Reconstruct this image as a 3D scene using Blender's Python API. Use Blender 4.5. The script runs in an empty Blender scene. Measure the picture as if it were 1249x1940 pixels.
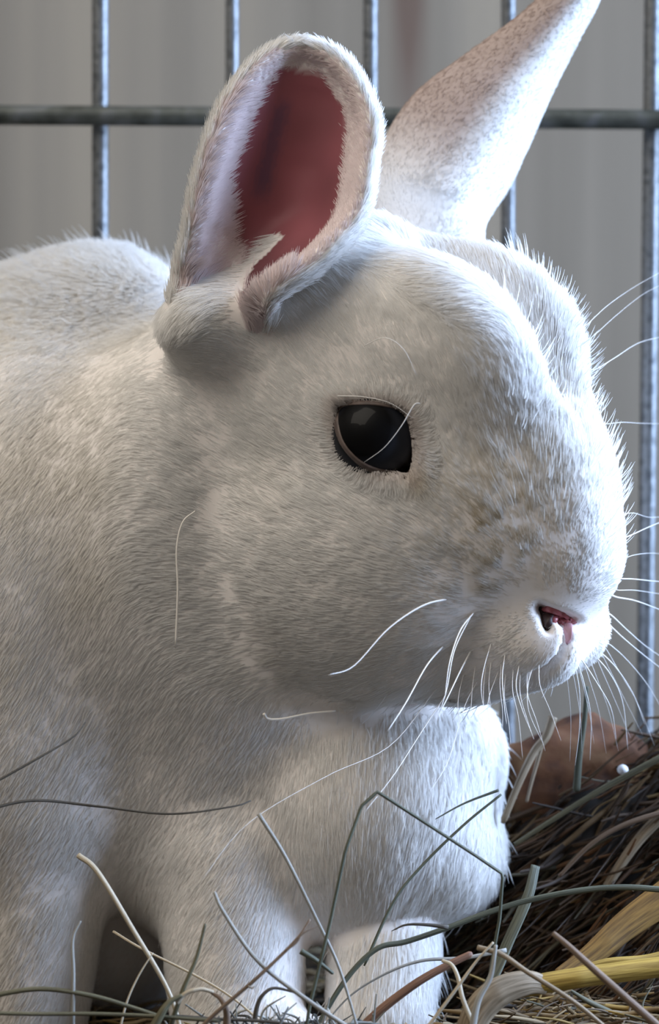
import bpy, bmesh, math, random, time
import numpy as np
import openvdb as vdb
from mathutils import Vector, Matrix, noise
from mathutils.bvhtree import BVHTree
T0 = time.time()
random.seed(7)
RNG = np.random.default_rng(7)
C = bpy.context.scene.collection


# ------------------------------------------------------------------ camera, light, exposure
S = 0.000108            # metres in one photograph pixel at the rabbit's eye
D = 5200.0              # camera distance in the same units (0.56 m)
sc = bpy.context.scene
cam_d = bpy.data.cameras.new('camera')
cam = bpy.data.objects.new('camera', cam_d)
C.objects.link(cam)
cam.location = (0, -D * S, 0)
cam.rotation_euler = (math.pi / 2, 0, 0)
cam_d.sensor_fit = 'HORIZONTAL'
cam_d.sensor_width = 36
cam_d.lens = 36 * D / 1249.0
cam_d.clip_start = 0.01
cam_d.clip_end = 20
cam_d.dof.use_dof = True
cam_d.dof.focus_distance = (D - 215) * S
cam_d.dof.aperture_fstop = cam_d.lens / 1000 / 0.0075
sc.camera = cam

world = bpy.data.worlds.new('world')
sc.world = world
world.use_nodes = True
bg = world.node_tree.nodes['Background']
bg.inputs['Color'].default_value = (1.0, 0.94, 0.85, 1)
bg.inputs['Strength'].default_value = 0.04


def area(name, loc, aim, size, power, col):
    l = bpy.data.lights.new(name, 'AREA')
    l.shape = 'RECTANGLE'
    l.size, l.size_y = size
    l.energy = power
    l.color = col
    o = bpy.data.objects.new(name, l)
    C.objects.link(o)
    o.location = loc
    o.rotation_euler = (Vector(aim) - Vector(loc)).to_track_quat('-Z', 'Y').to_euler()
    return o


area('window_light', (0.82, 0.01, 0.33), (0.02, 0.0, -0.03), (0.6, 0.9), 12.6, (0.52, 0.69, 1.0))
area('ceiling_light', (-0.46, -0.40, 0.82), (0, 0, 0), (0.9, 0.9), 2.75, (1.0, 0.92, 0.81))

vs = sc.view_settings
vs.view_transform = 'Standard'
vs.look = 'None'
vs.gamma = 1
vs.use_curve_mapping = False
vs.exposure = 1.72
sc.cycles.max_bounces = 14
sc.cycles.diffuse_bounces = 8
sc.cycles.transmission_bounces = 8


# ------------------------------------------------------------------ helpers
def W(px, py, d=0.0):
    """A pixel of the photograph at depth d (same units) as a point in sculpting units."""
    k = (D + d) / D
    return np.array([(px - 624.5) * k, d, -(py - 970.0) * k])


def tag(o, label=None, cat=None, group=None, kind=None):
    if label: o['label'] = label
    if cat: o['category'] = cat
    if group: o['group'] = group
    if kind: o['kind'] = kind
    return o


def mat(name, col, rough=0.6, **kw):
    m = bpy.data.materials.new(name)
    m.use_nodes = True
    b = m.node_tree.nodes['Principled BSDF']
    b.inputs['Base Color'].default_value = (*col, 1)
    b.inputs['Roughness'].default_value = rough
    for k, v in kw.items():
        b.inputs[k.replace('_', ' ')].default_value = v
    return m


def noise_mat(name, cols, scale=(1, 1, 1), freq=50.0, rough=0.7, detail=5, bump=0.0, pos=None, coord='Object', **kw):
    m = mat(name, cols[0], rough, **kw)
    nt = m.node_tree
    b = nt.nodes['Principled BSDF']
    tc = nt.nodes.new('ShaderNodeTexCoord')
    mp = nt.nodes.new('ShaderNodeMapping')
    mp.inputs['Scale'].default_value = scale
    n = nt.nodes.new('ShaderNodeTexNoise')
    n.inputs['Scale'].default_value = freq
    n.inputs['Detail'].default_value = detail
    r = nt.nodes.new('ShaderNodeValToRGB')
    while len(r.color_ramp.elements) < len(cols):
        r.color_ramp.elements.new(0.5)
    for i, c in enumerate(cols):
        e = r.color_ramp.elements[i]
        e.position = (pos[i] if pos else 0.3 + 0.4 * i / (len(cols) - 1))
        e.color = (*c, 1)
    L = nt.links.new
    L(tc.outputs[coord], mp.inputs[0]); L(mp.outputs[0], n.inputs['Vector'])
    L(n.outputs['Fac'], r.inputs[0]); L(r.outputs[0], b.inputs['Base Color'])
    if bump:
        bp = nt.nodes.new('ShaderNodeBump')
        bp.inputs['Strength'].default_value = bump
        bp.inputs['Distance'].default_value = 0.0008
        L(n.outputs['Fac'], bp.inputs['Height']); L(bp.outputs[0], b.inputs['Normal'])
    return m


def link_mesh(name, verts, faces, material, parent=None, smooth=True, world_units=False):
    me = bpy.data.meshes.new(name)
    v = np.asarray(verts, float)
    if not world_units:
        v = v * S
    me.from_pydata([tuple(p) for p in v], [], [tuple(int(i) for i in f) for f in faces])
    me.update()
    if smooth:
        me.polygons.foreach_set('use_smooth', [True] * len(me.polygons))
    if material: me.materials.append(material)
    o = bpy.data.objects.new(name, me)
    C.objects.link(o)
    if parent: o.parent = parent
    return o


def smooth_path(pts, n):
    """Catmull-Rom through the points, n samples."""
    P = np.asarray(pts, float)
    if len(P) == 2:
        t = np.linspace(0, 1, n)[:, None]
        return P[0] * (1 - t) + P[1] * t
    Q = np.vstack([2 * P[0] - P[1], P, 2 * P[-1] - P[-2]])
    t = np.linspace(0, len(P) - 1 - 1e-9, n)
    i = t.astype(int); f = (t - i)[:, None]
    a, b, c, d = Q[i], Q[i + 1], Q[i + 2], Q[i + 3]
    return 0.5 * ((2 * b) + (c - a) * f + (2 * a - 5 * b + 4 * c - d) * f ** 2 + (3 * b - a - 3 * c + d) * f ** 3)


def grain_attr(o, n, sides, path):
    a = 2 * math.pi * np.tile(np.arange(sides), n) / sides
    L = np.concatenate([[0], np.cumsum(np.linalg.norm(np.diff(path, axis=0), axis=1))])
    g = np.stack([np.cos(a), np.sin(a), np.repeat(L, sides) / 220.0], 1)
    at = o.data.attributes.new('grain', 'FLOAT_VECTOR', 'POINT')
    at.data.foreach_set('vector', g.astype(np.float32).ravel())


def tube_geo(path, radii, sides=6, flat=1.0, twist=0.0, base=0):
    P = np.asarray(path, float)
    n = len(P)
    Tn = np.gradient(P, axis=0)
    Tn /= np.linalg.norm(Tn, axis=1)[:, None] + 1e-9
    ref = np.array([0.0, 1.0, 0.0])
    if abs(Tn[0] @ ref) > 0.9: ref = np.array([1.0, 0, 0])
    R = np.broadcast_to(radii, (n,))
    vs_, fs = [], []
    u = np.cross(Tn[0], ref); u /= np.linalg.norm(u)
    for i in range(n):
        u = u - Tn[i] * (u @ Tn[i]); u /= np.linalg.norm(u) + 1e-9
        w = np.cross(Tn[i], u)
        for k in range(sides):
            a = 2 * math.pi * k / sides
            ca, sa = math.cos(a), math.sin(a) * flat
            if twist:
                tw = twist * i / n
                ca, sa = ca * math.cos(tw) - sa * math.sin(tw), ca * math.sin(tw) + sa * math.cos(tw)
            vs_.append(P[i] + R[i] * (u * ca + w * sa))
    for i in range(n - 1):
        for k in range(sides):
            k2 = (k + 1) % sides
            fs.append((base + i * sides + k, base + i * sides + k2, base + (i + 1) * sides + k2, base + (i + 1) * sides + k))
    fs.append(tuple(base + k for k in reversed(range(sides))))
    fs.append(tuple(base + (n - 1) * sides + k for k in range(sides)))
    return vs_, fs


def tube(name, path, radii, material, parent=None, sides=6, flat=1.0, twist=0.0):
    v, f = tube_geo(path, radii, sides, flat, twist)
    o = link_mesh(name, v, f, material, parent)
    grain_attr(o, len(path), sides, np.asarray(path, float))
    return o


# ------------------------------------------------------------------ the setting: floor and back wall
GZ = -1010.0            # floor height in sculpting units
m_wall = noise_mat('weathered_board', [(0.172, 0.150, 0.117), (0.240, 0.211, 0.168), (0.31, 0.268, 0.205)],
                   scale=(24, 1, 0.6), freq=1.6, rough=0.8, detail=7, pos=[.32, .5, .68])
WD = 1500.0


def wall_board(name, x0, x1, d, t, z0, z1, m):
    v = [(x, y, z) for x in (x0, x1) for y in (d, d + t) for z in (z0, z1)]
    f = [(0, 1, 3, 2), (4, 6, 7, 5), (0, 4, 5, 1), (2, 3, 7, 6), (0, 2, 6, 4), (1, 5, 7, 3)]
    return link_mesh(name, v, f, m, smooth=False)


# a vertical rust-brown streak running down the board
_nt = m_wall.node_tree
_L = _nt.links.new
_b = _nt.nodes['Principled BSDF']
_src = _b.inputs['Base Color'].links[0].from_socket
_tc = _nt.nodes.new('ShaderNodeTexCoord'); _sx = _nt.nodes.new('ShaderNodeSeparateXYZ')
_L(_tc.outputs['Object'], _sx.inputs[0])


def _mth(op, a, b):
    n = _nt.nodes.new('ShaderNodeMath'); n.operation = op
    for k, v in enumerate((a, b)):
        if isinstance(v, (int, float)): n.inputs[k].default_value = v
        else: _L(v, n.inputs[k])
    return n.outputs[0]


_xc = W(775, 0, WD)[0] * S
_d = _mth('ABSOLUTE', _mth('SUBTRACT', _sx.outputs['X'], _xc), 0)
_m1 = _mth('SUBTRACT', 1.0, _mth('DIVIDE', _d, 0.0062)); _m1 = _mth('MAXIMUM', _m1, 0.0)
_m2 = _mth('MINIMUM', _mth('MAXIMUM', _mth('MULTIPLY', _mth('SUBTRACT', _sx.outputs['Z'], W(0, 330, WD)[2] * S), 22.0), 0.0), 1.0)
_f = _mth('MINIMUM', _mth('MULTIPLY', _mth('MULTIPLY', _m1, _m2), 1.3), 0.85)
_mx = _nt.nodes.new('ShaderNodeMix'); _mx.data_type = 'RGBA'
_L(_f, _mx.inputs[0]); _L(_src, _mx.inputs[6]); _mx.inputs[7].default_value = (0.12, 0.075, 0.055, 1)
_L(_mx.outputs[2], _b.inputs['Base Color'])
tag(wall_board('wall_back', -5000, 5000, WD, 120, GZ - 200, 4200, m_wall), kind='structure')
m_floor = noise_mat('dirt_floor', [(0.05, 0.038, 0.027), (0.10, 0.08, 0.055)], freq=60, rough=0.9, bump=0.4)
tag(wall_board('floor', -5000, 5000, -3200, WD + 3320, GZ - 120, GZ, m_floor), kind='structure')


# ------------------------------------------------------------------ rabbit body: a smooth implicit surface
VOX = 7.0
X0, X1, Y0, Y1, Z0, Z1 = -1330., 640., -480., 960., -1060., 1130.
nx, ny, nz = int((X1 - X0) / VOX), int((Y1 - Y0) / VOX), int((Z1 - Z0) / VOX)
gx = (X0 + VOX * np.arange(nx)).astype(np.float32)
gy = (Y0 + VOX * np.arange(ny)).astype(np.float32)
gz = (Z0 + VOX * np.arange(nz)).astype(np.float32)
BIG = 400.0
F = np.full((nx, ny, nz), BIG, np.float32)


def region(c, r):
    i0 = [max(0, int((c[a] - r[a] - g[0]) / VOX)) for a, g in enumerate((gx, gy, gz))]
    i1 = [min(n, int((c[a] + r[a] - g[0]) / VOX) + 2) for a, (g, n) in enumerate(((gx, nx), (gy, ny), (gz, nz)))]
    sl = tuple(slice(a, b) for a, b in zip(i0, i1))
    return sl, gx[sl[0]][:, None, None], gy[sl[1]][None, :, None], gz[sl[2]][None, None, :]


def smin(a, b, k):
    h = np.clip(0.5 + 0.5 * (b - a) / k, 0, 1)
    return b * (1 - h) + a * h - k * h * (1 - h)


def rotm(rx=0, ry=0, rz=0):
    return np.array(Matrix.Rotation(math.radians(rz), 3, 'Z') @ Matrix.Rotation(math.radians(ry), 3, 'Y') @ Matrix.Rotation(math.radians(rx), 3, 'X'), dtype=np.float32)


def ell(c, r, rot=None, k=60.0, sub=False):
    c = np.asarray(c, np.float32); r = np.asarray(r, np.float32)
    m = (max(r) + max(k, 20) * 1.2 + 30) * np.ones(3)
    sl, x, y, z = region(c, m)
    if F[sl].size == 0: return
    x = x - c[0]; y = y - c[1]; z = z - c[2]
    if rot is not None:
        R = rot.T
        p = [R[i, 0] * x + R[i, 1] * y + R[i, 2] * z for i in range(3)]
    else:
        p = [x, y, z]
    k0 = np.sqrt((p[0] / r[0]) ** 2 + (p[1] / r[1]) ** 2 + (p[2] / r[2]) ** 2) + 1e-6
    k1 = np.sqrt((p[0] / r[0] ** 2) ** 2 + (p[1] / r[1] ** 2) ** 2 + (p[2] / r[2] ** 2) ** 2) + 1e-9
    d = k0 * (k0 - 1) / k1
    if sub:
        F[sl] = -smin(-F[sl], d, k)
    else:
        F[sl] = smin(F[sl], d, k)


def cap(a, b, ra, rb, k=40.0, sub=False):
    a = np.asarray(a, np.float32); b = np.asarray(b, np.float32)
    c = (a + b) / 2
    m = np.abs(b - a) / 2 + max(ra, rb) + k * 1.2 + 30
    sl, x, y, z = region(c, m)
    if F[sl].size == 0: return
    ab = b - a
    t = np.clip(((x - a[0]) * ab[0] + (y - a[1]) * ab[1] + (z - a[2]) * ab[2]) / float(ab @ ab), 0, 1)
    d = np.sqrt((x - a[0] - t * ab[0]) ** 2 + (y - a[1] - t * ab[1]) ** 2 + (z - a[2] - t * ab[2]) ** 2) - (ra + (rb - ra) * t)
    if sub:
        F[sl] = -smin(-F[sl], d, k)
    else:
        F[sl] = smin(F[sl], d, k)


# head frame: forward A, near side Lt (towards the camera), up U
TH, PH = math.radians(30), math.radians(10)
A = np.array([math.cos(TH), -math.sin(TH), 0.0])
L0 = np.array([-math.sin(TH), -math.cos(TH), 0.0])
Lt = L0 * math.cos(PH) + np.array([0, 0, -math.sin(PH)])
U = np.cross(Lt, A); U = U if U[2] > 0 else -U
HO = W(690, 970, 0)


def H(a, l, u):
    return HO + a * A + l * Lt + u * U


def Hrot(pitch=0.0):
    """columns: long axis (forward, pitched down), lateral, up"""
    p = math.radians(pitch)
    f = A * math.cos(p) - U * math.sin(p)
    u = A * math.sin(p) + U * math.cos(p)
    return np.stack([f, Lt, u], 1).astype(np.float32)


def hell(a, l, u, ra, rl, ru, pitch=0, k=60, sub=False):
    for s in ((1, -1) if l else (1,)):
        ell(H(a, l * s, u), (ra, rl, ru), Hrot(pitch), k, sub)


# torso and limbs
ell(W(-150, 1180, 305), (820, 295, 690), rotm(0, 6, 0), 10)
ell(W(185, 860, 320), (330, 265, 405), None, 100)
ell(W(-560, 1330, 300), (430, 290, 480), None, 80)
ell(W(60, 1110, 150), (310, 290, 470), None, 110)       # near shoulder
ell(W(10, 1430, 150), (320, 260, 330), None, 90)        # near flank
ell(W(420, 1200, 140), (330, 270, 330), None, 110)      # neck
ell(W(688, 1530, 120), (255, 240, 275), rotm(0, 12, 0), 60)
ell(W(845, 1625, 110), (112, 140, 115), None, 60)
ell(W(850, 1430, 130), (105, 120, 120), None, 60)
ell(W(330, 930, 50), (190, 190, 330), rotm(0, 12, 0), 130)      # chest
ell(W(410, 1470, 135), (250, 190, 330), rotm(0, 14, 0), 80)
cap(W(440, 1640, 60), W(450, 1950, -20), 150, 122, 50)  # near foreleg
cap(W(470, 1960, -60), W(600, 1995, -110), 90, 60, 40)
cap(W(730, 1760, 60), W(720, 1930, -30), 112, 100, 8)  # far foreleg
cap(W(725, 1960, -30), W(800, 1990, -60), 80, 55, 30)
ell(W(170, 1560, 340), (330, 190, 400), None, 60)
cap(W(60, 1560, 90), W(50, 1990, 60), 170, 106, 50)     # near hind foot
# head
hell(-30, 0, 275, 330, 235, 302, 20, 70)                # cranium
hell(60, 95, 40, 340, 155, 300, 35, 60)                 # sides
hell(20, 120, -90, 270, 160, 245, 30, 60)               # cheeks
hell(262, 40, 90, 325, 122, 215, 62, 70)                # bridge and snout
hell(235, 94, 308, 205, 100, 160, 45, 55)               # brow lumps
hell(340, 62, -215, 120, 84, 95, 20, 40)                # whisker pads
hell(358, 0, -110, 108, 104, 150, 75, 50)               # nose end
hell(240, 0, -280, 190, 115, 75, -10, 40)               # lower jaw
hell(300, 0, 345, 190, 30, 60, 52, 70, sub=True)        # groove between the brows
ell(W(400, 612, -160), (92, 95, 80), None, 80)        # root of the near ear
ell(W(825, 455, 130), (95, 80, 75), None, 70)          # root of the far ear
print('sdf', time.time() - T0)


# ears as curved sheets with thickness
def ear_grid(rows, cup, nt=60, ns=33):
    """rows: (t, Lx, Ly, Ld, Rx, Ry, Rd); returns grid[nt, ns, 3] from left rim to right rim, bulged away by cup."""
    rows = np.array(rows, float)
    keys = rows[:, 0]
    Lp = np.array([W(*r[1:4]) for r in rows]); Rp = np.array([W(*r[4:7]) for r in rows])
    tt = np.linspace(0, 1, nt)
    idx = np.interp(tt, keys, np.arange(len(keys)))
    def cr(P):
        Q = np.vstack([2 * P[0] - P[1], P, 2 * P[-1] - P[-2]])
        i = np.minimum(idx.astype(int), len(P) - 2); f = (idx - i)[:, None]
        a, b, c, d = Q[i], Q[i + 1], Q[i + 2], Q[i + 3]
        return 0.5 * ((2 * b) + (c - a) * f + (2 * a - 5 * b + 4 * c - d) * f ** 2 + (3 * b - a - 3 * c + d) * f ** 3)
    Lc, Rc = cr(Lp), cr(Rp)
    s = np.linspace(-1, 1, ns)
    G = Lc[:, None, :] * (0.5 - 0.5 * s)[None, :, None] + Rc[:, None, :] * (0.5 + 0.5 * s)[None, :, None]
    q = np.interp(tt, cup[0], cup[1])
    pk = cup[2]
    w = np.where(s < pk, (s + 1) / (pk + 1), (1 - s) / (1 - pk))
    prof = np.sin(w * math.pi / 2) ** cup[3]
    G[:, :, 1] += q[:, None] * prof[None, :]
    return G, tt, s


near_rows = [(0.0, 375, 660, -150, 496, 608, -230), (.15, 345, 560, -190, 514, 556, -290), (.30, 362, 460, -220, 600, 492, -300),
             (.45, 378, 370, -230, 672, 412, -270), (.60, 402, 280, -230, 694, 320, -245), (.75, 436, 198, -215, 700, 235, -225),
             (.88, 482, 135, -200, 675, 165, -205), (.96, 525, 103, -185, 632, 112, -190), (1.0, 562, 92, -180, 588, 92, -180)]
near_cup = ([0, .15, .35, .6, .85, 1], [60, 110, 150, 120, 60, 10], 0.12, 0.8)
far_rows = [(0.0, 735, 500, 100, 875, 520, 130), (.12, 716, 350, 120, 905, 430, 160), (.28, 742, 262, 125, 955, 350, 175),
            (.42, 800, 180, 125, 995, 265, 175), (.58, 890, 112, 125, 1035, 175, 170), (.75, 985, 42, 115, 1085, 75, 155),
            (.88, 1055, -20, 110, 1128, -10, 140), (1.0, 1125, -95, 105, 1145, -90, 115)]
far_cup = ([0, .15, .5, .85, 1], [-50, -90, -75, -35, -5], 0.35, 0.9)


def ear_bvh(G):
    n, m_, _ = G.shape
    v = [Vector(p) for p in G.reshape(-1, 3)]
    f = [(i * m_ + j, i * m_ + j + 1, (i + 1) * m_ + j + 1, (i + 1) * m_ + j) for i in range(n - 1) for j in range(m_ - 1)]
    return BVHTree.FromPolygons(v, f)


def add_ear(G, thick, k):
    bv = ear_bvh(G)
    fl = G.reshape(-1, 3)
    lo, hi = fl.min(0) - 60, fl.max(0) + 60
    c = (lo + hi) / 2
    sl, x, y, z = region(c, (hi - lo) / 2)
    sub = F[sl]
    # coarse distance to skip far cells
    shp = sub.shape
    out = np.full(shp, 80.0, np.float32)
    near = np.zeros(shp, bool)
    ii = np.round((fl - np.array([x.ravel()[0], y.ravel()[0], z.ravel()[0]])) / VOX).astype(int)
    r_ = int(45 / VOX)
    for p in np.unique(ii, axis=0):
        a = np.maximum(p - r_, 0); b = p + r_ + 1
        near[a[0]:b[0], a[1]:b[1], a[2]:b[2]] = True
    xs, ys, zs = x.ravel(), y.ravel(), z.ravel()
    find = bv.find_nearest
    for i, j, l in zip(*np.nonzero(near)):
        q = find((float(xs[i]), float(ys[j]), float(zs[l])), 70.0)
        if q[3] is not None:
            out[i, j, l] = q[3]
    F[sl] = smin(sub, out - thick, k)


EN, tN, sN = ear_grid(near_rows, near_cup)
EF, tF, sF = ear_grid(far_rows, far_cup)
add_ear(EN, 15.0, 26.0)
add_ear(EF, 14.0, 26.0)
print('ears', time.time() - T0)

F[:] = np.maximum(F, (GZ + 6) - gz[None, None, :])      # feet flat on the floor
grid = vdb.FloatGrid()
grid.background = BIG
grid.copyFromArray(F)
bp_, bq_ = grid.convertToQuads(0.0)[:2]
pts = np.asarray(bp_, float) * VOX + np.array([X0, Y0, Z0])
quads = np.asarray(bq_)
del F
print('mesh', len(pts), len(quads), time.time() - T0)
bm_body = bpy.data.meshes.new('body')
bm_body.from_pydata((pts * S).tolist(), [], quads[:, ::-1].tolist())
bm_body.update()
# keep only the biggest shell, relax a little
bm = bmesh.new(); bm.from_mesh(bm_body)
for _ in range(3):
    bmesh.ops.smooth_vert(bm, verts=bm.verts, factor=0.5, use_axis_x=True, use_axis_y=True, use_axis_z=True)
bmesh.ops.recalc_face_normals(bm, faces=bm.faces)
bm.to_mesh(bm_body); bm.free()
bm_body.polygons.foreach_set('use_smooth', [True] * len(bm_body.polygons))

rabbit = bpy.data.objects.new('rabbit', None)
C.objects.link(rabbit)
rabbit.location = (0, 0, 0)
tag(rabbit, 'white rabbit with upright ears and a dark eye sitting in front of the wire cage', 'rabbit')
m_skin = mat('rabbit_skin', (0.8, 0.76, 0.72), 0.8)
bm_body.materials.append(m_skin)
body = bpy.data.objects.new('body', bm_body)
C.objects.link(body)
body.parent = rabbit
print('body', time.time() - T0)

# ------------------------------------------------------------------ body surface lookups
dg = bpy.context.evaluated_depsgraph_get()


def make_bvh(me):
    return BVHTree.FromPolygons([v.co.copy() for v in me.vertices], [tuple(p.vertices) for p in me.polygons])


CAMP = Vector((0, -D * S, 0))
bvh = make_bvh(bm_body)


def hit(px, py):
    d = (Vector(W(px, py) * S) - CAMP).normalized()
    return bvh.ray_cast(CAMP, d)


def surf(px, py, off=0.0, default=None):
    """Point of the body seen at a pixel, lifted by off towards the outside (sculpting units)."""
    h = hit(px, py)
    if h[0] is None:
        return None if default is None else W(px, py, default)
    n = h[1] if h[1].y < 0 else -h[1]
    return np.array(h[0]) / S + np.array(n) * off


# outline of the eye opening, used for the socket, the lid and the hairs around it
OPEN = np.array([(646, 782), (658, 772), (690, 771), (722, 773), (752, 780), (769, 800), (777, 840), (776, 875), (768, 893), (748, 889), (715, 884), (683, 868), (658, 840), (647, 808)], float)


def closed_curve(P, n):
    Q = np.vstack([P[-1], P, P[0], P[1]])
    t = np.linspace(0, len(P), n, endpoint=False); i = t.astype(int); f = (t - i)[:, None]
    a, b, c, d = Q[i], Q[i + 1], Q[i + 2], Q[i + 3]
    return 0.5 * ((2 * b) + (c - a) * f + (2 * a - 5 * b + 4 * c - d) * f ** 2 + (3 * b - a - 3 * c + d) * f ** 3)


OPEN = OPEN.mean(0) + (OPEN - OPEN.mean(0)) * 1.05
OC = closed_curve(OPEN, 72)
OM = OC.mean(0)


def eye_ratio(q):
    """distance from the middle of the eye opening, 1 on its outline"""
    v = q - OM
    a = np.arctan2(v[:, 1], v[:, 0])
    oa = np.arctan2(OC[:, 1] - OM[1], OC[:, 0] - OM[0]); orr = np.linalg.norm(OC - OM, axis=1)
    o = np.argsort(oa)
    return np.linalg.norm(v, axis=1) / np.interp(a, oa[o], orr[o], period=2 * math.pi)


# finer faces and carved creases around the muzzle
NOSE = surf(1062, 1172)
bm = bmesh.new(); bm.from_mesh(bm_body)
for rad in (190, 120):
    fs = [f for f in bm.faces if (np.array(f.calc_center_median()) / S - NOSE) @ (np.array(f.calc_center_median()) / S - NOSE) < rad * rad]
    ed = list({e for f in fs for e in f.edges})
    bmesh.ops.subdivide_edges(bm, edges=ed, cuts=1, use_grid_fill=True, smooth=0.0)
bm.normal_update()
bm.verts.ensure_lookup_table()
co = np.array([v.co[:] for v in bm.verts]) / S
bvh0 = bvh
no = np.array([v.normal[:] for v in bm.verts])


def poly_dist(p2, line):
    """distance of 2-D points to a polyline, with the running parameter."""
    best = np.full(len(p2), 1e9); par = np.zeros(len(p2))
    line = np.asarray(line, float); n = len(line) - 1
    for i in range(n):
        a, b = line[i], line[i + 1]
        t = np.clip(((p2 - a) @ (b - a)) / ((b - a) @ (b - a) + 1e-9), 0, 1)
        d = np.linalg.norm(p2 - a - t[:, None] * (b - a), axis=1)
        m_ = d < best
        best[m_] = d[m_]; par[m_] = (i + t[m_]) / n
    return best, par


def to_px(p):
    k = D / (D + p[:, 1])
    return np.stack([p[:, 0] * k + 624.5, 970 - p[:, 2] * k], 1)


pxy = to_px(co)
front = (no[:, 1] < 0.35) & (np.linalg.norm(co - NOSE, axis=1) < 260)
for line, wd, am in (([(1042, 1172), (1076, 1180)], 11, 10), ([(1024, 1154), (1045, 1163), (1070, 1171), (1094, 1180)], 10, 24),
                     ([(1028, 1160), (1040, 1190)], 9, 20),
                     ([(1077, 1178), (1079, 1212), (1068, 1240), (1048, 1262), (1015, 1282)], 9, 22)):
    dd, tt_ = poly_dist(pxy, line)
    k_ = np.exp(-(dd / wd) ** 2) * am * front
    co = co - no * k_[:, None]
eo = pxy - np.array([712, 830.0])
er = eye_ratio(pxy)
k_ = 70 * np.clip((1.12 - er) / 0.14, 0, 1) * (co[:, 1] < -100) * (no[:, 1] < 0)
co[:, 1] += k_
for i, v in enumerate(bm.verts):
    v.co = co[i] * S
bm.to_mesh(bm_body); bm.free()
bm_body.polygons.foreach_set('use_smooth', [True] * len(bm_body.polygons))
bvh = make_bvh(bm_body)
print('carved', time.time() - T0)

# ------------------------------------------------------------------ eye
bvh_pushed = bvh
bvh = bvh0
es = surf(712, 828)
EN_ = Lt * 0.75 + np.array([0, -0.66, 0]); EN_ /= np.linalg.norm(EN_)
ER = 84.0
EC = es - EN_ * 56.0
EC = EC + (W(712, 828, EC[1]) - EC) * np.array([1, 0, 1])


def eye_material():
    m = bpy.data.materials.new('eye_iris')
    m.use_nodes = True
    nt = m.node_tree
    b = nt.nodes['Principled BSDF']
    b.inputs['Roughness'].default_value = 0.5
    b.inputs['Coat Weight'].default_value = 0.22
    b.inputs['Specular IOR Level'].default_value = 0.1
    b.inputs['Coat Roughness'].default_value = 0.03
    b.inputs['Coat IOR'].default_value = 1.33
    at = nt.nodes.new('ShaderNodeAttribute'); at.attribute_name = 'axis_angle'
    n = nt.nodes.new('ShaderNodeTexNoise'); n.inputs['Scale'].default_value = 900
    r = nt.nodes.new('ShaderNodeValToRGB')
    e = r.color_ramp.elements
    e[0].position = 0.40; e[0].color = (0.0015, 0.0015, 0.002, 1)
    e[1].position = 0.50; e[1].color = (0.016, 0.018, 0.024, 1)
    x = r.color_ramp.elements.new(0.78); x.color = (0.030, 0.032, 0.042, 1)
    y = r.color_ramp.elements.new(0.90); y.color = (0.006, 0.004, 0.004, 1)
    nt.links.new(at.outputs['Fac'], r.inputs[0])
    nt.links.new(r.outputs[0], b.inputs['Base Color'])
    return m


pv = []; pf = []; ang = []
PD = W(690, 812, EC[1] - 60) - EC; PD /= np.linalg.norm(PD)      # direction of the pupil
bx = np.cross(PD, [0, 0, 1]); bx /= np.linalg.norm(bx); by = np.cross(bx, PD)
NR, NS_ = 40, 64
for i in range(NR + 1):
    a_ = math.pi * i / NR
    for k in range(NS_):
        t = 2 * math.pi * k / NS_
        rr = ER * (1.0 + 0.05 * math.exp(-(a_ / 0.6) ** 2))
        pv.append(EC + rr * (math.cos(a_) * PD + math.sin(a_) * (math.cos(t) * bx + math.sin(t) * by)))
        ang.append(a_ / (math.pi / 2) )
for i in range(NR):
    for k in range(NS_):
        k2 = (k + 1) % NS_
        pf.append((i * NS_ + k, i * NS_ + k2, (i + 1) * NS_ + k2, (i + 1) * NS_ + k))
eye = link_mesh('eye', pv, pf, eye_material(), rabbit)
at = eye.data.attributes.new('axis_angle', 'FLOAT', 'POINT')
at.data.foreach_set('value', ang)
tag(eye, 'glossy near-black eye with a dark slate iris')

m_lid = noise_mat('eyelid_skin', [(0.07, 0.05, 0.045), (0.15, 0.11, 0.095)], freq=500, rough=0.55)
lv, lf = [], []
rings = [(0.97, -6), (1.0, 0), (1.04, 4), (1.09, 5), (1.14, 3), (1.2, -2), (1.28, -14)]


def sphere_at(px, py, rad):
    o = W(px, py, -1000); d_ = W(px, py, 0) - o; d_ /= np.linalg.norm(d_)
    o = o - EC
    b_ = o @ d_; c_ = o @ o - rad * rad
    q_ = b_ * b_ - c_
    if q_ < 0: return None
    return EC + o + d_ * (-b_ - math.sqrt(q_))


for r_, off in rings:
    for p in OC:
        q = OM + (p - OM) * r_
        if r_ > 1.05:
            q = q + np.array([6, 8]) * (r_ - 1.05) * 5 * max(0, ((p - OM) @ np.array([0.6, 0.8])) / 80)
        sb = surf(q[0], q[1])
        ss = sphere_at(q[0], q[1], ER * 1.01)
        dep = sb[1]
        kk = min(1, max(0, (r_ - 1.0) / 0.3))
        sd = ss[1] if ss is not None else dep + 20
        dep = sd * (1 - kk) + min(dep, sd) * kk
        lv.append(W(q[0], q[1], dep - off))
n_ = len(OC)
for i in range(len(rings) - 1):
    for k in range(n_):
        k2 = (k + 1) % n_
        lf.append((i * n_ + k, i * n_ + k2, (i + 1) * n_ + k2, (i + 1) * n_ + k))
OC_OUT = OM + (OC - OM) * 1.2
tag(link_mesh('eyelid', lv, lf, m_lid, rabbit), 'bare taupe rim around the eye')

# ------------------------------------------------------------------ nose
bvh = bvh_pushed
m_nose = noise_mat('nose_skin', [(0.22, 0.035, 0.04), (0.46, 0.14, 0.15)], freq=260, rough=0.35)
m_nostril = mat('nostril_skin', (0.03, 0.012, 0.012), 0.5)
m_phil = mat('lip_skin', (0.42, 0.22, 0.24), 0.5)


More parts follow.
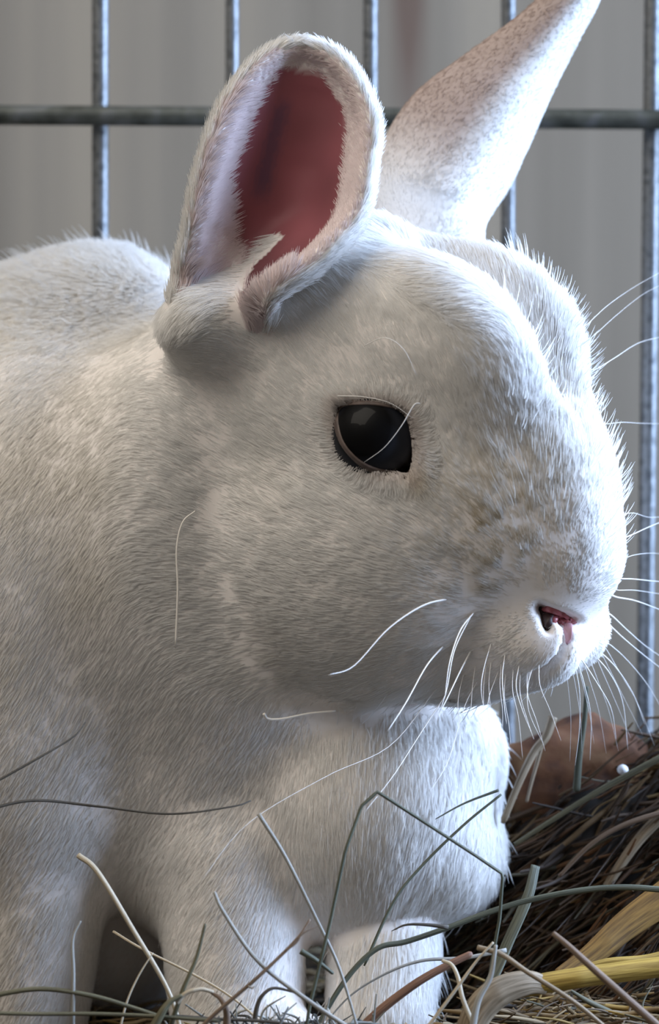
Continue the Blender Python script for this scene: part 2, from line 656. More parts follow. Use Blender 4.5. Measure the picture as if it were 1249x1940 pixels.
def patch(name, outline, m, off, parent):
    """A thin skin laid on the body inside an outline: a small grid clipped to the outline."""
    P = closed_curve(np.array(outline, float), 40)
    c = P.mean(0)
    vs_, fs_ = [], []
    for r_ in (0.02, 0.35, 0.7, 0.92, 1.0):
        for p in P:
            q = c + (p - c) * r_
            sp = surf(q[0], q[1], off if r_ < 0.95 else -3)
            vs_.append(sp if sp is not None else W(q[0], q[1], NOSE[1]))
    for i in range(4):
        for k in range(40):
            k2 = (k + 1) % 40
            fs_.append((i * 40 + k, i * 40 + k2, (i + 1) * 40 + k2, (i + 1) * 40 + k))
    return link_mesh(name, vs_, fs_, m, parent)


nose = patch('nose', [(1024, 1156), (1034, 1148), (1050, 1152), (1068, 1160), (1086, 1172), (1094, 1181), (1080, 1184), (1066, 1184), (1050, 1180), (1036, 1176)], m_nose, 8.0, rabbit)
patch('nostril', [(1021, 1150), (1030, 1151), (1040, 1160), (1046, 1172), (1046, 1184), (1038, 1195), (1030, 1184), (1025, 1166)], m_nostril, 11.0, nose)
patch('philtrum', [(1069, 1182), (1082, 1183), (1085, 1198), (1082, 1214), (1074, 1222), (1071, 1204)], m_phil, 5, nose)
print('face', time.time() - T0)


# ------------------------------------------------------------------ fur
TAB = RNG.random((32, 32, 32, 3)).astype(np.float32) * 2 - 1


def vnoise(p, scale, off=0.0):
    """smooth 3-vector noise at points p"""
    q = p / scale + off
    i = np.floor(q).astype(int); f = q - i; f = f * f * (3 - 2 * f)
    o = 0
    for dx in (0, 1):
        for dy in (0, 1):
            for dz in (0, 1):
                w = (f[:, 0] if dx else 1 - f[:, 0]) * (f[:, 1] if dy else 1 - f[:, 1]) * (f[:, 2] if dz else 1 - f[:, 2])
                o = o + TAB[(i[:, 0] + dx) % 32, (i[:, 1] + dy) % 32, (i[:, 2] + dz) % 32] * w[:, None]
    return o


def unit(v):
    return v / (np.linalg.norm(v, axis=-1, keepdims=True) + 1e-9)


def sstep(a, b, x):
    t = np.clip((x - a) / (b - a), 0, 1)      # works for a > b too
    return t * t * (3 - 2 * t)


def make_curves(name, P, rad, tint, material, parent=None, nrm=None):
    """P [n, k, 3] sculpting units, rad [n, k]; one Curves object."""
    n, k, _ = P.shape
    cu = bpy.data.hair_curves.new(name)
    cu.add_curves([k] * n)
    cu.attributes['position'].data.foreach_set('vector', (P * S).astype(np.float32).ravel()) if 'position' in cu.attributes else cu.points.foreach_set('position', (P * S).astype(np.float32).ravel())
    ra = cu.attributes.get('radius') or cu.attributes.new('radius', 'FLOAT', 'POINT')
    ra.data.foreach_set('value', (rad * S).astype(np.float32).ravel())
    ta = cu.attributes.new('tint', 'FLOAT_COLOR', 'CURVE')
    ta.data.foreach_set('color', np.concatenate([tint, np.ones((n, 1))], 1).astype(np.float32).ravel())
    if nrm is not None:
        na = cu.attributes.new('root_normal', 'FLOAT_VECTOR', 'CURVE')
        na.data.foreach_set('vector', nrm.astype(np.float32).ravel())
    cu.materials.append(material)
    o = bpy.data.objects.new(name, cu)
    C.objects.link(o)
    if parent: o.parent = parent
    return o


def fur_material():
    m = bpy.data.materials.new('fur')
    m.use_nodes = True
    nt = m.node_tree
    nt.nodes.remove(nt.nodes['Principled BSDF'])
    out = nt.nodes['Material Output']
    at = nt.nodes.new('ShaderNodeAttribute'); at.attribute_name = 'tint'
    d = nt.nodes.new('ShaderNodeBsdfDiffuse')
    t = nt.nodes.new('ShaderNodeBsdfTranslucent')
    g = nt.nodes.new('ShaderNodeBsdfGlossy'); g.inputs['Roughness'].default_value = 0.45
    rn = nt.nodes.new('ShaderNodeAttribute'); rn.attribute_name = 'root_normal'
    ge = nt.nodes.new('ShaderNodeNewGeometry')
    vm = nt.nodes.new('ShaderNodeMix'); vm.data_type = 'VECTOR'; vm.inputs[0].default_value = 0.9
    nn = nt.nodes.new('ShaderNodeVectorMath'); nn.operation = 'NORMALIZE'
    nt.links.new(ge.outputs['Normal'], vm.inputs[4]); nt.links.new(rn.outputs['Vector'], vm.inputs[5])
    nt.links.new(vm.outputs[1], nn.inputs[0]); nt.links.new(nn.outputs[0], d.inputs['Normal'])
    m1 = nt.nodes.new('ShaderNodeMixShader'); m1.inputs[0].default_value = 0.4
    m2 = nt.nodes.new('ShaderNodeMixShader'); m2.inputs[0].default_value = 0.02
    L = nt.links.new
    L(at.outputs['Color'], d.inputs['Color']); L(at.outputs['Color'], t.inputs['Color'])
    L(d.outputs[0], m1.inputs[1]); L(t.outputs[0], m1.inputs[2])
    L(m1.outputs[0], m2.inputs[1]); L(g.outputs[0], m2.inputs[2]); L(m2.outputs[0], out.inputs['Surface'])
    return m


m_fur = fur_material()
nv = len(bm_body.vertices)
VC = np.empty(nv * 3, np.float32); bm_body.vertices.foreach_get('co', VC); VC = VC.reshape(-1, 3) / S
VN = np.array([v.normal[:] for v in bm_body.vertices], np.float32)
bm_body.calc_loop_triangles()
TR = np.empty(len(bm_body.loop_triangles) * 3, np.int32); bm_body.loop_triangles.foreach_get('vertices', TR); TR = TR.reshape(-1, 3)

# where each vertex lies on the ears
from mathutils.kdtree import KDTree


def ear_param(G, tt, ss, P, reach):
    kd = KDTree(G.shape[0] * G.shape[1])
    fl = G.reshape(-1, 3)
    for i, p in enumerate(fl): kd.insert(p, i)
    kd.balance()
    t = np.zeros(len(P)); s_ = np.zeros(len(P)); dist = np.full(len(P), 999.0); gi = np.zeros(len(P), int)
    lo, hi = fl.min(0) - reach, fl.max(0) + reach
    cand = np.nonzero(((P > lo) & (P < hi)).all(1))[0]
    for i in cand:
        _, j, d_ = kd.find(P[i])
        gi[i] = j; dist[i] = d_; t[i] = tt[j // len(ss)]; s_[i] = ss[j % len(ss)]
    return t, s_, dist, gi


def grid_normals(G):
    gu = np.gradient(G, axis=0); gv = np.gradient(G, axis=1)
    return unit(np.cross(gu, gv)).reshape(-1, 3), unit(gu).reshape(-1, 3), unit(gv).reshape(-1, 3)


tn, sn, dn, gn = ear_param(EN, tN, sN, VC, 40)
tf, sf, df, gf = ear_param(EF, tF, sF, VC, 40)
NnG, TnG, SnG = grid_normals(EN)
NfG, TfG, SfG = grid_normals(EF)
# inner (cupped) side of the near ear faces the camera
sgn = 1.0 if NnG[:, 1].mean() < 0 else -1.0
innN = (((VC - EN.reshape(-1, 3)[gn]) * NnG[gn]).sum(1) * sgn > 0) & (dn < 32)
earN = dn < 30
earF = df < 30
lbd = np.interp(tn, [0, .1, .17, .25, .31, .36, .5, .8, .9, 1], [.35, .28, .15, -.02, -.28, -.56, -.84, -.82, -.74, -.5])
rbd = np.interp(tn, [0, .1, .3, .5, .8, .9, 1], [.9, .9, .88, .84, .80, .60, .3])
pink = innN * sstep(.05, .09, tn) * (1 - sstep(.90, .95, tn)) * sstep(lbd - .06 - .2 * (tn < .42), lbd + .10 + .1 * (tn < .42), sn) * (1 - sstep(rbd - .08, rbd + .05, sn))

# skin colour as a point attribute: bare pink ear, faint pink elsewhere
base = np.tile(np.array([0.84, 0.79, 0.76]), (nv, 1))
pk_col = np.array([0.25, 0.070, 0.084])
vn_ = vnoise(VC, 60.0)[:, :1]
vein = sstep(-.55, -.35, sn) * (1 - sstep(-.35, -.12, sn)) * sstep(.45, .55, tn) * (1 - sstep(.75, .85, tn))
pc = pk_col * (1 + 0.25 * vn_) * (1 - 0.55 * vein[:, None]) + vein[:, None] * np.array([0.02, 0.02, 0.05])
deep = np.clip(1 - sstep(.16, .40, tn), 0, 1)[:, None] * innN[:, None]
pc = pc * (1 - 0.45 * deep)  # shade of the deep ear canal painted into the pink
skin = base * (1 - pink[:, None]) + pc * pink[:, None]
ef_ = (sstep(.40, -.15, sf) * sstep(.10, .42, tf))[:, None]  # far ear's left half: thin-furred pink, with its shade also put into the colour
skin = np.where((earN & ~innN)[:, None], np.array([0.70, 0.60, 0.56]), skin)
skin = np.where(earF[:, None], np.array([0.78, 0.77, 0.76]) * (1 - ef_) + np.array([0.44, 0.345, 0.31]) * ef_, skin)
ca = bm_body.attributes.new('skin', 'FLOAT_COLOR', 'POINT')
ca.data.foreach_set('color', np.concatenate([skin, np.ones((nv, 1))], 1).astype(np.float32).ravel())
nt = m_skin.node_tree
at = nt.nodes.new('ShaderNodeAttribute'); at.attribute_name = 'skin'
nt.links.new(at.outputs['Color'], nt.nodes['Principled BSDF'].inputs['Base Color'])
m_skin.node_tree.nodes['Principled BSDF'].inputs['Roughness'].default_value = 0.6

# density per vertex (hairs per square unit)
VPX = to_px(VC)
head_c = H(60, 0, 60)
dens = np.full(nv, 1 / 7.5)
dens[earF] *= 1.7
dens[earN] *= 1.3
facing = -(VN * unit(VC - np.array([0, -D, 0]))).sum(1)
vis = sstep(-0.55, -0.2, facing)
inframe = sstep(-260, -120, VPX[:, 0]) * (VPX[:, 1] < 2150)
dens *= np.maximum(vis, 0.12) * np.maximum(inframe, 0.12)
dens *= 1 - 0.97 * sstep(.25, .75, pink)
dens[VC[:, 2] < GZ + 10] = 0
dens *= np.where(VC[:, 1] > 60, 0.6, 1.0)
ta = VC[TR[:, 0]]; tb = VC[TR[:, 1]]; tc_ = VC[TR[:, 2]]
area_ = 0.5 * np.linalg.norm(np.cross(tb - ta, tc_ - ta), axis=1)
wgt = area_ * dens[TR].mean(1)
NH = int(wgt.sum())
print('hairs', NH)
cum = np.cumsum(wgt)
pick = np.searchsorted(cum, RNG.random(NH) * cum[-1])
u1, u2 = RNG.random(NH), RNG.random(NH)
fl_ = u1 + u2 > 1; u1[fl_] = 1 - u1[fl_]; u2[fl_] = 1 - u2[fl_]
bw = np.stack([1 - u1 - u2, u1, u2], 1)


def interp(Aa):
    if Aa.ndim == 1:
        return (Aa[TR[pick]] * bw).sum(1)
    return (Aa[TR[pick]] * bw[:, :, None]).sum(1)


P0 = interp(VC); N0 = unit(interp(VN))
pkh = interp(pink)
vi = TR[pick, 0]
eN, eF, iN, hT, hS, hG = earN[vi], earF[vi], innN[vi], tn[vi], sn[vi], gn[vi]
hTf, hSf, hGf = tf[vi], sf[vi], gf[vi]
Q0 = to_px(P0)
dnose = np.linalg.norm(P0 - NOSE, axis=1)
isnose_dir = unit(P0 - NOSE)
dhead = np.linalg.norm((P0 - H(80, 0, 20)) / np.array([520, 420, 520]), axis=1)
hd = 1 - sstep(0.85, 1.15, dhead)                       # 1 on the head
hd = hd * (~eN) * (~eF) * (1 - sstep(1290, 1345, Q0[:, 1]))
cw = (sstep(420, 640, Q0[:, 0]) * sstep(1150, 1300, Q0[:, 1]))[:, None]
bodyflow = unit(np.array([-0.55, 0.1, -0.85]) * (1 - cw) + np.array([-.05, -.45, -1.0]) * cw)
backflow = unit(np.array([-0.9, 0.3, 0.1]) + 0.0 * P0)
up_ = sstep(-0.1, 0.5, (250 - Q0[:, 1]) / 600 + 0.5)[:, None]
flow = bodyflow * (1 - up_) + backflow * up_
flow = flow * (1 - hd[:, None]) + isnose_dir * hd[:, None]
# length and lift
rt = 0.6 * sstep(520, 800, Q0[:, 0]) * sstep(1250, 1350, Q0[:, 1])
Ln = 23 + 15 * rt + 16 * sstep(690, 560, Q0[:, 1])
Lh = 13 + 11 * sstep(20, 420, dnose)
brow = np.exp(-((Q0[:, 0] - 1080) / 160) ** 2 - ((Q0[:, 1] - 620) / 230) ** 2)
Lh = Lh + 14 * brow
Ln = Ln * (1 - hd) + Lh * hd
smooth_coat = 1 - hd
lift = 0.16 * (1 - hd) + (0.20 + 0.34 * brow) * hd
bk = (Q0[:, 1] < 680) & (Q0[:, 0] < 330) & (P0[:, 1] > 60)
lift = lift + 0.42 * sstep(690, 560, Q0[:, 1]) * sstep(360, 250, Q0[:, 0]) * (P0[:, 1] > 40)
# ears
flow = np.where(eN[:, None], TnG[hG] + 0.35 * SnG[hG] * np.sign(hS)[:, None], flow)
flow = np.where(eF[:, None], TfG[hGf], flow)
rim = np.where(eN, sstep(.80, .97, np.abs(hS)), 0)
Ln = np.where(eN, 20 + 8 * rim, Ln)
Ln = np.where(eN & iN, 13, Ln)
Ln = np.where(eN & iN & (hS < -.5) & (hT < .8) & (hT > .35), 26, Ln)
Ln = np.where(eN & (hT < .25), 34, Ln)
Ln = np.where(eF, 11, Ln)
lift = np.where(eN, 0.30 + 0.1 * rim, lift)
lift = np.where(eF, 0.22, lift)
# inner hairs lean over the pink skin
lean = eN & iN & (np.abs(hS) > .3)
flow = np.where(lean[:, None], 0.8 * TnG[hG] - 0.8 * SnG[hG] * np.sign(hS)[:, None], flow)
# around the eye hairs point away and are short
eo = Q0 - np.array([712, 830.0])
eyd = np.linalg.norm((P0 - EC), axis=1)
eyr = eye_ratio(Q0)
ney = (P0[:, 1] < 0) & (Q0[:, 0] > 400)
eyek = np.where(ney, 1 - sstep(1.15, 2.2, eyr), 0)
away = np.stack([eo[:, 0], 0 * eo[:, 0], -eo[:, 1]], 1)
flow = unit(flow) * (1 - eyek[:, None]) + unit(away) * eyek[:, None]
Ln = Ln * (1 - 0.6 * eyek)
# around the nose slits
nl = [(1024, 1154), (1045, 1163), (1070, 1171), (1094, 1180)]
d1, _ = poly_dist(Q0, nl)
d2, _ = poly_dist(Q0, [(1030, 1160), (1038, 1190)])
d3, _ = poly_dist(Q0, [(1077, 1178), (1077, 1216)])
dn_ = np.where(P0[:, 1] < -100, np.minimum(np.minimum(d1, d2), d3), 999)
Ln = Ln * (0.6 + 0.4 * sstep(10, 60, dn_))
kill = (ney & (eyr < 1.10)) | (dn_ < 5.5) | ((poly_dist(Q0, [(1036, 1166), (1062, 1172), (1086, 1179)])[0] < 10) & (P0[:, 1] < -100)) | (pkh > 0.97)
n1 = vnoise(P0, 70.0); n2 = vnoise(P0, 22.0, 7.3); n3 = RNG.normal(size=(NH, 3))
ft = flow - (flow * N0).sum(1, keepdims=True) * N0
ft = unit(ft)
edge = np.clip(sstep(930, 1010, Q0[:, 0]) * sstep(1060, 940, Q0[:, 1]) + 0.7 * sstep(690, 600, Q0[:, 1]) * (P0[:, 1] > 40) + 0.35 * rt, 0, 1) * (~eN) * (~eF)
guard = (RNG.random(NH) < 0.03) & (edge > RNG.random(NH))
Ln = np.where(guard, Ln * 1.0 + 20, Ln)
lift = np.where(guard, np.minimum(lift + 0.30, .85), lift)
dr = unit(N0 * lift[:, None] + ft * (1 - lift[:, None]))
stain = np.exp(-((Q0[:, 0] - 950) / 100) ** 2 - ((Q0[:, 1] - 1010) / 130) ** 2) * (P0[:, 1] < 0)
wob = np.where(eF, 0.25, 1.0)[:, None]
dr = unit(dr + wob * 0.08 * n1 + wob * (0.13 - 0.07 * smooth_coat[:, None] + 0.28 * stain[:, None] + 0.04 * brow[:, None]) * n2 + 0.09 * n3)
Ln = Ln * (0.75 + 0.35 * RNG.random(NH)) * (1 + (0.06 + 0.2 * stain) * n2[:, 0])
P0 = P0 + N0 * (np.where(ney, 1 - sstep(1.3, 1.8, eyr), 0) * 9)[:, None]
K = 5
tt_ = np.linspace(0, 1, K)
bend = ft * 0.45 - N0 * 0.12 + wob * (0.12 - 0.07 * smooth_coat[:, None]) * vnoise(P0, 30.0, 3.1)
PP = P0[:, None, :] - N0[:, None, :] * 2 + dr[:, None, :] * (Ln[:, None] * tt_)[:, :, None] + bend[:, None, :] * (Ln[:, None] * tt_ ** 2 * 0.6)[:, :, None]
rb = 0.72 + 0.22 * RNG.random(NH)
rb = np.where(Q0[:, 0] < -60, 2.2, rb)
RR = rb[:, None] * np.array([1.0, 1.0, 0.85, 0.6, 0.15])[None, :]
# colour of each hair: white with cream, tan by the nose and under the eye
cr = vnoise(P0, 160.0, 1.7)[:, 0]
white = np.array([0.94, 0.93, 0.915])
cream = np.array([0.86, 0.80, 0.69])
tan_ = np.array([0.66, 0.57, 0.42])
tint = np.tile(white, (NH, 1))
bodyk = (1 - hd) * sstep(420, 60, Q0[:, 0]) * (~eN)
kc = np.clip(0.25 * bodyk + 0.15 * cr, 0, 1)[:, None]
tint = tint * (1 - kc) + cream * kc
ks = np.clip(stain * (0.35 + 1.1 * vnoise(P0, 11.0, 5.5)[:, 1]), 0, 0.8)
tear = np.exp(-((Q0[:, 0] - 792) / 22) ** 2 - ((Q0[:, 1] - 912) / 26) ** 2) * (P0[:, 1] < 0)
ks = np.clip(ks + 0.55 * tear, 0, .85)[:, None]
tint = tint * (1 - ks) + tan_ * ks
lid = (np.where(ney, 1 - sstep(1.15, 1.45, eyr), 0) * 0.5)[:, None]
tint = tint * (1 - lid) + np.array([0.45, 0.36, 0.32]) * lid
tint = np.where((eN & iN)[:, None], np.array([0.90, 0.80, 0.80]), tint)
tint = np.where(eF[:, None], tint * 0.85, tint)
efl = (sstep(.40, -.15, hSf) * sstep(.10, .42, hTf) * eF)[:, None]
tint = tint * (1 - efl) + np.array([0.43, 0.34, 0.305]) * efl  # same left half: hairs pinkish from thin fur, darkened further as painted shade
keep = ~kill
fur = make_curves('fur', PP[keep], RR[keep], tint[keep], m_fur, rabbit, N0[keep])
tag(fur, kind='stuff')
print('fur', keep.sum(), time.time() - T0)


# ------------------------------------------------------------------ whiskers and single hairs on the rabbit
m_whisk = mat('whisker', (0.90, 0.88, 0.86), 0.35)


def strand(name, pts, r, m, parent=None, d0=None, d1=None, n=24, taper=(1.0, 0.25), off=6, sides=6, flat=1.0, twist=0.0, depth=None, straight=False, bulge=0.0):
    """A strand along photo pixels. Depths: from the body surface at the root (d0 None) to d1 at the tip, or depth = one value or list."""
    P = np.asarray(pts, float)
    if straight:
        tt = np.linspace(0, len(P) - 1, n)
        q = np.stack([np.interp(tt, np.arange(len(P)), P[:, k]) for k in (0, 1)], 1)
    else:
        q = smooth_path(P, n)
    t = np.linspace(0, 1, n)
    if depth is not None:
        dd = np.interp(t, np.linspace(0, 1, len(np.atleast_1d(depth))), np.atleast_1d(depth))
    else:
        if d0 is None:
            sp = surf(P[0][0], P[0][1])
            d0 = (sp[1] if sp is not None else -200) + 6
        dd = d0 + (d1 - d0) * t
    X = np.array([W(a[0], a[1], b) for a, b in zip(q, dd)])
    r = r * (0.62 if m is m_whisk else 0.84)
    rad = r * (taper[0] + (taper[1] - taper[0]) * t) * (1 + bulge * np.sin(t * math.pi))
    rad[-1] *= 0.5
    return tube(name, X, rad, m, parent, sides, flat, twist)


near_whiskers = [
    ([(852, 1134), (800, 1148), (735, 1192), (670, 1262), (622, 1279)], 3.4, -420),
    ([(900, 1158), (872, 1195), (852, 1255), (843, 1325)], 2.6, -400),
    ([(896, 1160), (862, 1230), (848, 1300), (835, 1345)], 2.0, -390),
    ([(842, 1222), (808, 1262), (770, 1330), (735, 1385)], 3.0, -420),
    ([(893, 1232), (872, 1272), (850, 1318), (838, 1342)], 2.8, -380),
    ([(862, 1290), (800, 1385), (745, 1470), (690, 1540)], 1.5, -430),
    ([(830, 1300), (740, 1412), (620, 1470), (470, 1560), (380, 1670)], 1.3, -440),
    ([(905, 1290), (880, 1340), (850, 1440), (815, 1500)], 1.3, -380),
    ([(932, 1215), (918, 1262), (912, 1300), (915, 1335)], 1.6, -350),
    ([(958, 1235), (952, 1280), (955, 1330), (960, 1372)], 1.7, -340),
    ([(985, 1255), (978, 1300), (990, 1345), (1012, 1400)], 1.6, -320),
    ([(1010, 1262), (1000, 1302), (1003, 1350), (1030, 1410)], 1.4, -310),
    ([(880, 1270), (868, 1330), (872, 1400), (862, 1470)], 1.2, -370),
    ([(945, 1270), (925, 1330), (930, 1390), (925, 1440)], 1.2, -350)]
far_whiskers = [
    ([(1158, 1165), (1190, 1195), (1225, 1225), (1262, 1250)], 2.6, 60),
    ([(1150, 1180), (1185, 1212), (1225, 1245), (1265, 1275)], 2.8, 40),
    ([(1128, 1228), (1165, 1262), (1200, 1315), (1222, 1372)], 2.8, 20),
    ([(1120, 1236), (1155, 1275), (1180, 1330), (1190, 1420)], 2.8, -20),
    ([(1102, 1250), (1130, 1292), (1158, 1342), (1168, 1400)], 2.6, -60),
    ([(1094, 1256), (1108, 1300), (1120, 1360), (1118, 1440)], 2.4, -90),
    ([(1088, 1260), (1098, 1310), (1098, 1380), (1090, 1450)], 2.2, -120),
    ([(1140, 1210), (1178, 1240), (1222, 1290), (1256, 1345)], 2.0, 60),
    ([(1172, 1132), (1200, 1137), (1230, 1147), (1262, 1160)], 3.0, 40),
    ([(1176, 1096), (1200, 1097), (1230, 1100), (1262, 1103)], 2.6, 60),
    ([(1172, 1118), (1200, 1118), (1230, 1122), (1262, 1127)], 1.5, 90),
    ([(1178, 1020), (1200, 1012), (1226, 1000), (1262, 985)], 2.8, 50),
    ([(1176, 1060), (1200, 1052), (1230, 1048), (1262, 1050)], 1.4, 80),
    ([(1172, 975), (1200, 972), (1230, 980), (1262, 978)], 1.4, 90),
    ([(1150, 803), (1180, 800), (1215, 802), (1262, 803)], 1.2, 90),
    ([(1128, 700), (1165, 678), (1210, 650), (1262, 636)], 1.6, 80),
    ([(1108, 618), (1150, 580), (1200, 545), (1262, 510)], 1.2, 60),
    ([(1120, 640), (1165, 600), (1215, 560), (1262, 535)], 1.0, 80)]
for k in range(9):       # finer ones under the muzzle
    x0, y0 = 905 + 14 * k + RNG.uniform(-5, 5), 1262 + RNG.uniform(-14, 14)
    near_whiskers.append(([(x0, y0), (x0 - 6 + k, y0 + 45), (x0 - 10 + 4 * k, y0 + 95), (x0 - 22 + 8 * k, y0 + 150 + RNG.uniform(-20, 30))], 1.1, -330))
for k in range(8):
    x0, y0 = 1070 + 11 * k, 1262 - 5 * k
    far_whiskers.append(([(x0, y0), (x0 + 8 + 3 * k, y0 + 50), (x0 + 12 + 7 * k, y0 + 105), (x0 + 10 + 12 * k, y0 + 165 + RNG.uniform(-20, 25))], 1.2, -60 + 15 * k))
for p_, r_, d_ in near_whiskers:
    strand('whisker', p_, r_, m_whisk, rabbit, d1=d_)
for p_, r_, d_ in far_whiskers:
    sp = surf(p_[0][0] - 14, p_[0][1])
    strand('whisker', [(p_[0][0] - 12, p_[0][1] - 4)] + p_, r_, m_whisk, rabbit, d0=(sp[1] if sp is not None else -150) + 20, d1=d_)
ep = surf(712, 828)[1] - 60
strand('eyebrow_hair', [(796, 764), (784, 768), (760, 808), (728, 848), (690, 876)], 1.9, m_whisk, rabbit, depth=[surf(796, 764)[1] - 18, ep - 62, ep - 50])
strand('eyebrow_hair', [(690, 655), (730, 640), (765, 662), (790, 712)], 1.5, m_whisk, rabbit, depth=[surf(690, 655)[1] - 10, surf(740, 645)[1] - 45, surf(790, 712)[1] - 40])
strand('eyebrow_hair', [(640, 750), (690, 752), (740, 764), (782, 792)], 1.5, m_whisk, rabbit, depth=[surf(640, 745)[1] - 12, surf(700, 745)[1] - 30, surf(790, 790)[1] - 24])

m_loose = mat('shed_hair', (0.86, 0.82, 0.76), 0.5)


def on_fur(pts, lift=24):
    """depths of a strand resting on the coat"""
    return [(surf(x, y)[1] if surf(x, y) is not None else 0) - lift for x, y in pts]


lp = [(370, 968), (346, 990), (335, 1040), (337, 1120), (333, 1228)]
tag(strand('shed_hair', lp, 2.8, m_loose, depth=on_fur(lp, 42), taper=(0.5, 1.0)), 'long white shed hair hanging on the coat behind the cheek', 'hair')
lp = [(500, 1352), (508, 1362), (535, 1362), (585, 1352), (636, 1347)]
tag(strand('shed_hair', lp, 3.4, m_loose, depth=on_fur(lp, 40), taper=(1.0, 0.7)), 'hooked white shed hair caught under the jaw', 'hair')

# ------------------------------------------------------------------ hay stalks in front of and beside the rabbit
def hay(name, a, b, freq=2.6):
    m = noise_mat(name, [a, b], freq=freq, scale=(1.6, 1.6, 1.0), rough=0.6, bump=0.35, pos=[.36, .62])
    nt = m.node_tree
    g = nt.nodes.new('ShaderNodeAttribute'); g.attribute_name = 'grain'
    mp = next(n for n in nt.nodes if n.type == 'MAPPING')
    nt.links.new(g.outputs['Vector'], mp.inputs[0])
    return m


m_pale = hay('pale_hay', (0.40, 0.33, 0.22), (0.58, 0.50, 0.38))
m_silver = hay('silvery_hay', (0.20, 0.19, 0.165), (0.36, 0.345, 0.31))
m_green = hay('grey_green_hay', (0.040, 0.046, 0.030), (0.115, 0.122, 0.082))
m_dark = hay('dark_hay', (0.035, 0.028, 0.020), (0.08, 0.065, 0.045))
m_olive = hay('olive_hay', (0.06, 0.055, 0.03), (0.15, 0.135, 0.075))
m_brown = hay('brown_twig', (0.10, 0.06, 0.035), (0.22, 0.15, 0.10))
m_red = hay('reddish_twig', (0.12, 0.055, 0.03), (0.24, 0.12, 0.07))
m_tan = hay('tan_leaf', (0.15, 0.11, 0.065), (0.33, 0.255, 0.17))
m_yellow = hay('yellow_straw', (0.24, 0.15, 0.025), (0.46, 0.32, 0.07))
m_ochre = hay('ochre_leaf', (0.12, 0.062, 0.014), (0.30, 0.17, 0.04))


def stalk(label, pts, r, m, depth, kind='hay_stalk', cat='hay stalk', group=None, n=40, **kw):
    o = strand(kind, pts, r, m, depth=depth, n=n, **kw)
    tag(o, label, cat, group)
    return o


def branch(parent, pts, r, m, depth, name='side_shoot', n=12, **kw):
    return strand(name, pts, r, m, parent, depth=depth, n=n, **kw)


stalk('thick pale hay stalk leaning across the dark gap between the forelegs', [(148, 1620), (185, 1652), (250, 1758), (320, 1880), (350, 1980)], 5.4, m_pale, [-330, -360, -380], taper=(1.15, .8))
stalk('short dark brown stalk slanting down past the left edge, uppermost of the stalks', [(162, 1368), (140, 1395), (80, 1432), (-60, 1510)], 2.6, m_dark, [-300, -330, -380], taper=(.5, 1.2))
stalk('long thin dark stalk lying level across the lower flank', [(475, 1517), (440, 1528), (320, 1542), (180, 1527), (55, 1517), (-60, 1545)], 2.8, m_dark, [-300, -330, -330, -380], taper=(.5, 1.3))
stalk('silvery stalk running steeply down across the chest right of the forked twig', [(490, 1542), (540, 1622), (600, 1742), (645, 1840), (690, 1990)], 4.0, m_silver, [-380, -390, -410], taper=(1.1, .7))
stalk('pale stalk with a bent tip crossing under the forked brown twig', [(406, 1690), (425, 1730), (490, 1822), (590, 1900), (720, 1985)], 4.4, m_silver, [-420, -440, -460], taper=(.8, 1.2))
tw = stalk('forked brown twig pointing up to the right in front of the foreleg', [(588, 1742), (560, 1782), (490, 1850), (400, 1928), (350, 1985)], 4.8, m_brown, [-430, -450, -450], kind='hay_twig', cat='twig', taper=(.5, 1.1))
branch(tw, [(562, 1780), (580, 1765), (606, 1754)], 1.8, m_brown, [-445, -440])
branch(tw, [(540, 1802), (562, 1786), (572, 1768)], 2.4, m_brown, [-448, -444])
branch(tw, [(470, 1868), (478, 1872), (484, 1868)], 3.0, m_tan, [-452, -450])
stalk('short dark olive stalk standing up left of the forked twig', [(389, 1750), (372, 1815), (345, 1880), (310, 1985)], 4.2, m_olive, [-420, -430, -430], taper=(.7, 1.4))
stalk('tall thin grey-green stalk bent into a sharp peak', [(575, 1985), (587, 1905), (625, 1750), (655, 1610), (685, 1527), (715, 1500), (800, 1555), (900, 1620), (953, 1656), (947, 1740), (936, 1800), (925, 1870), (880, 1990)], 3.6, m_green, [-400, -400, -380, -340, -330], n=90, straight=True, taper=(1, 1))
stalk('blurred thin stalk slanting behind the bent one towards the chest edge', [(950, 1505), (880, 1562), (800, 1640), (745, 1710), (690, 1830)], 3.4, m_green, [-120, -150, -190], taper=(.8, 1.1))
stalk('fainter of two blurred stalks fanning out from the chest edge', [(945, 1497), (880, 1522), (825, 1552)], 3.0, m_green, [-110, -120, -130], taper=(1.1, .4))
lb = stalk('long arching grey-green grass blade sweeping in from the right edge', [(1310, 1690), (1249, 1685), (1180, 1681), (1100, 1687), (1000, 1706), (930, 1727), (850, 1757), (770, 1784), (715, 1797), (660, 1850), (610, 1930), (590, 1985)], 6.2, m_green, [-240, -250, -270, -300, -330], n=70, flat=.35, kind='grass_blade', cat='grass blade', taper=(1.1, .9))
branch(lb, [(850, 1757), (810, 1752), (770, 1752), (742, 1764)], 5.0, m_dark, [-290, -300, -300], flat=.4)
stalk('grey blade parallel below the long arching one by the paw', [(960, 1800), (880, 1815), (800, 1820), (730, 1845), (660, 1890), (600, 1960)], 5.0, m_silver, [-260, -300, -330], kind='grass_blade', cat='grass blade', flat=.4)
stalk('brown twig with a pale tip crossing the yellow straw', [(1048, 1768), (1075, 1790), (1110, 1822), (1180, 1885), (1270, 1965)], 7.0, m_brown, [-420, -440, -470], kind='hay_twig', cat='twig', taper=(.8, 1.3))
stalk('thick bright yellow straw lying at the lower right', [(985, 1872), (1060, 1858), (1150, 1845), (1330, 1822)], 22, m_yellow, [-330, -340, -320], kind='straw', cat='straw', taper=(1, 1), sides=12)
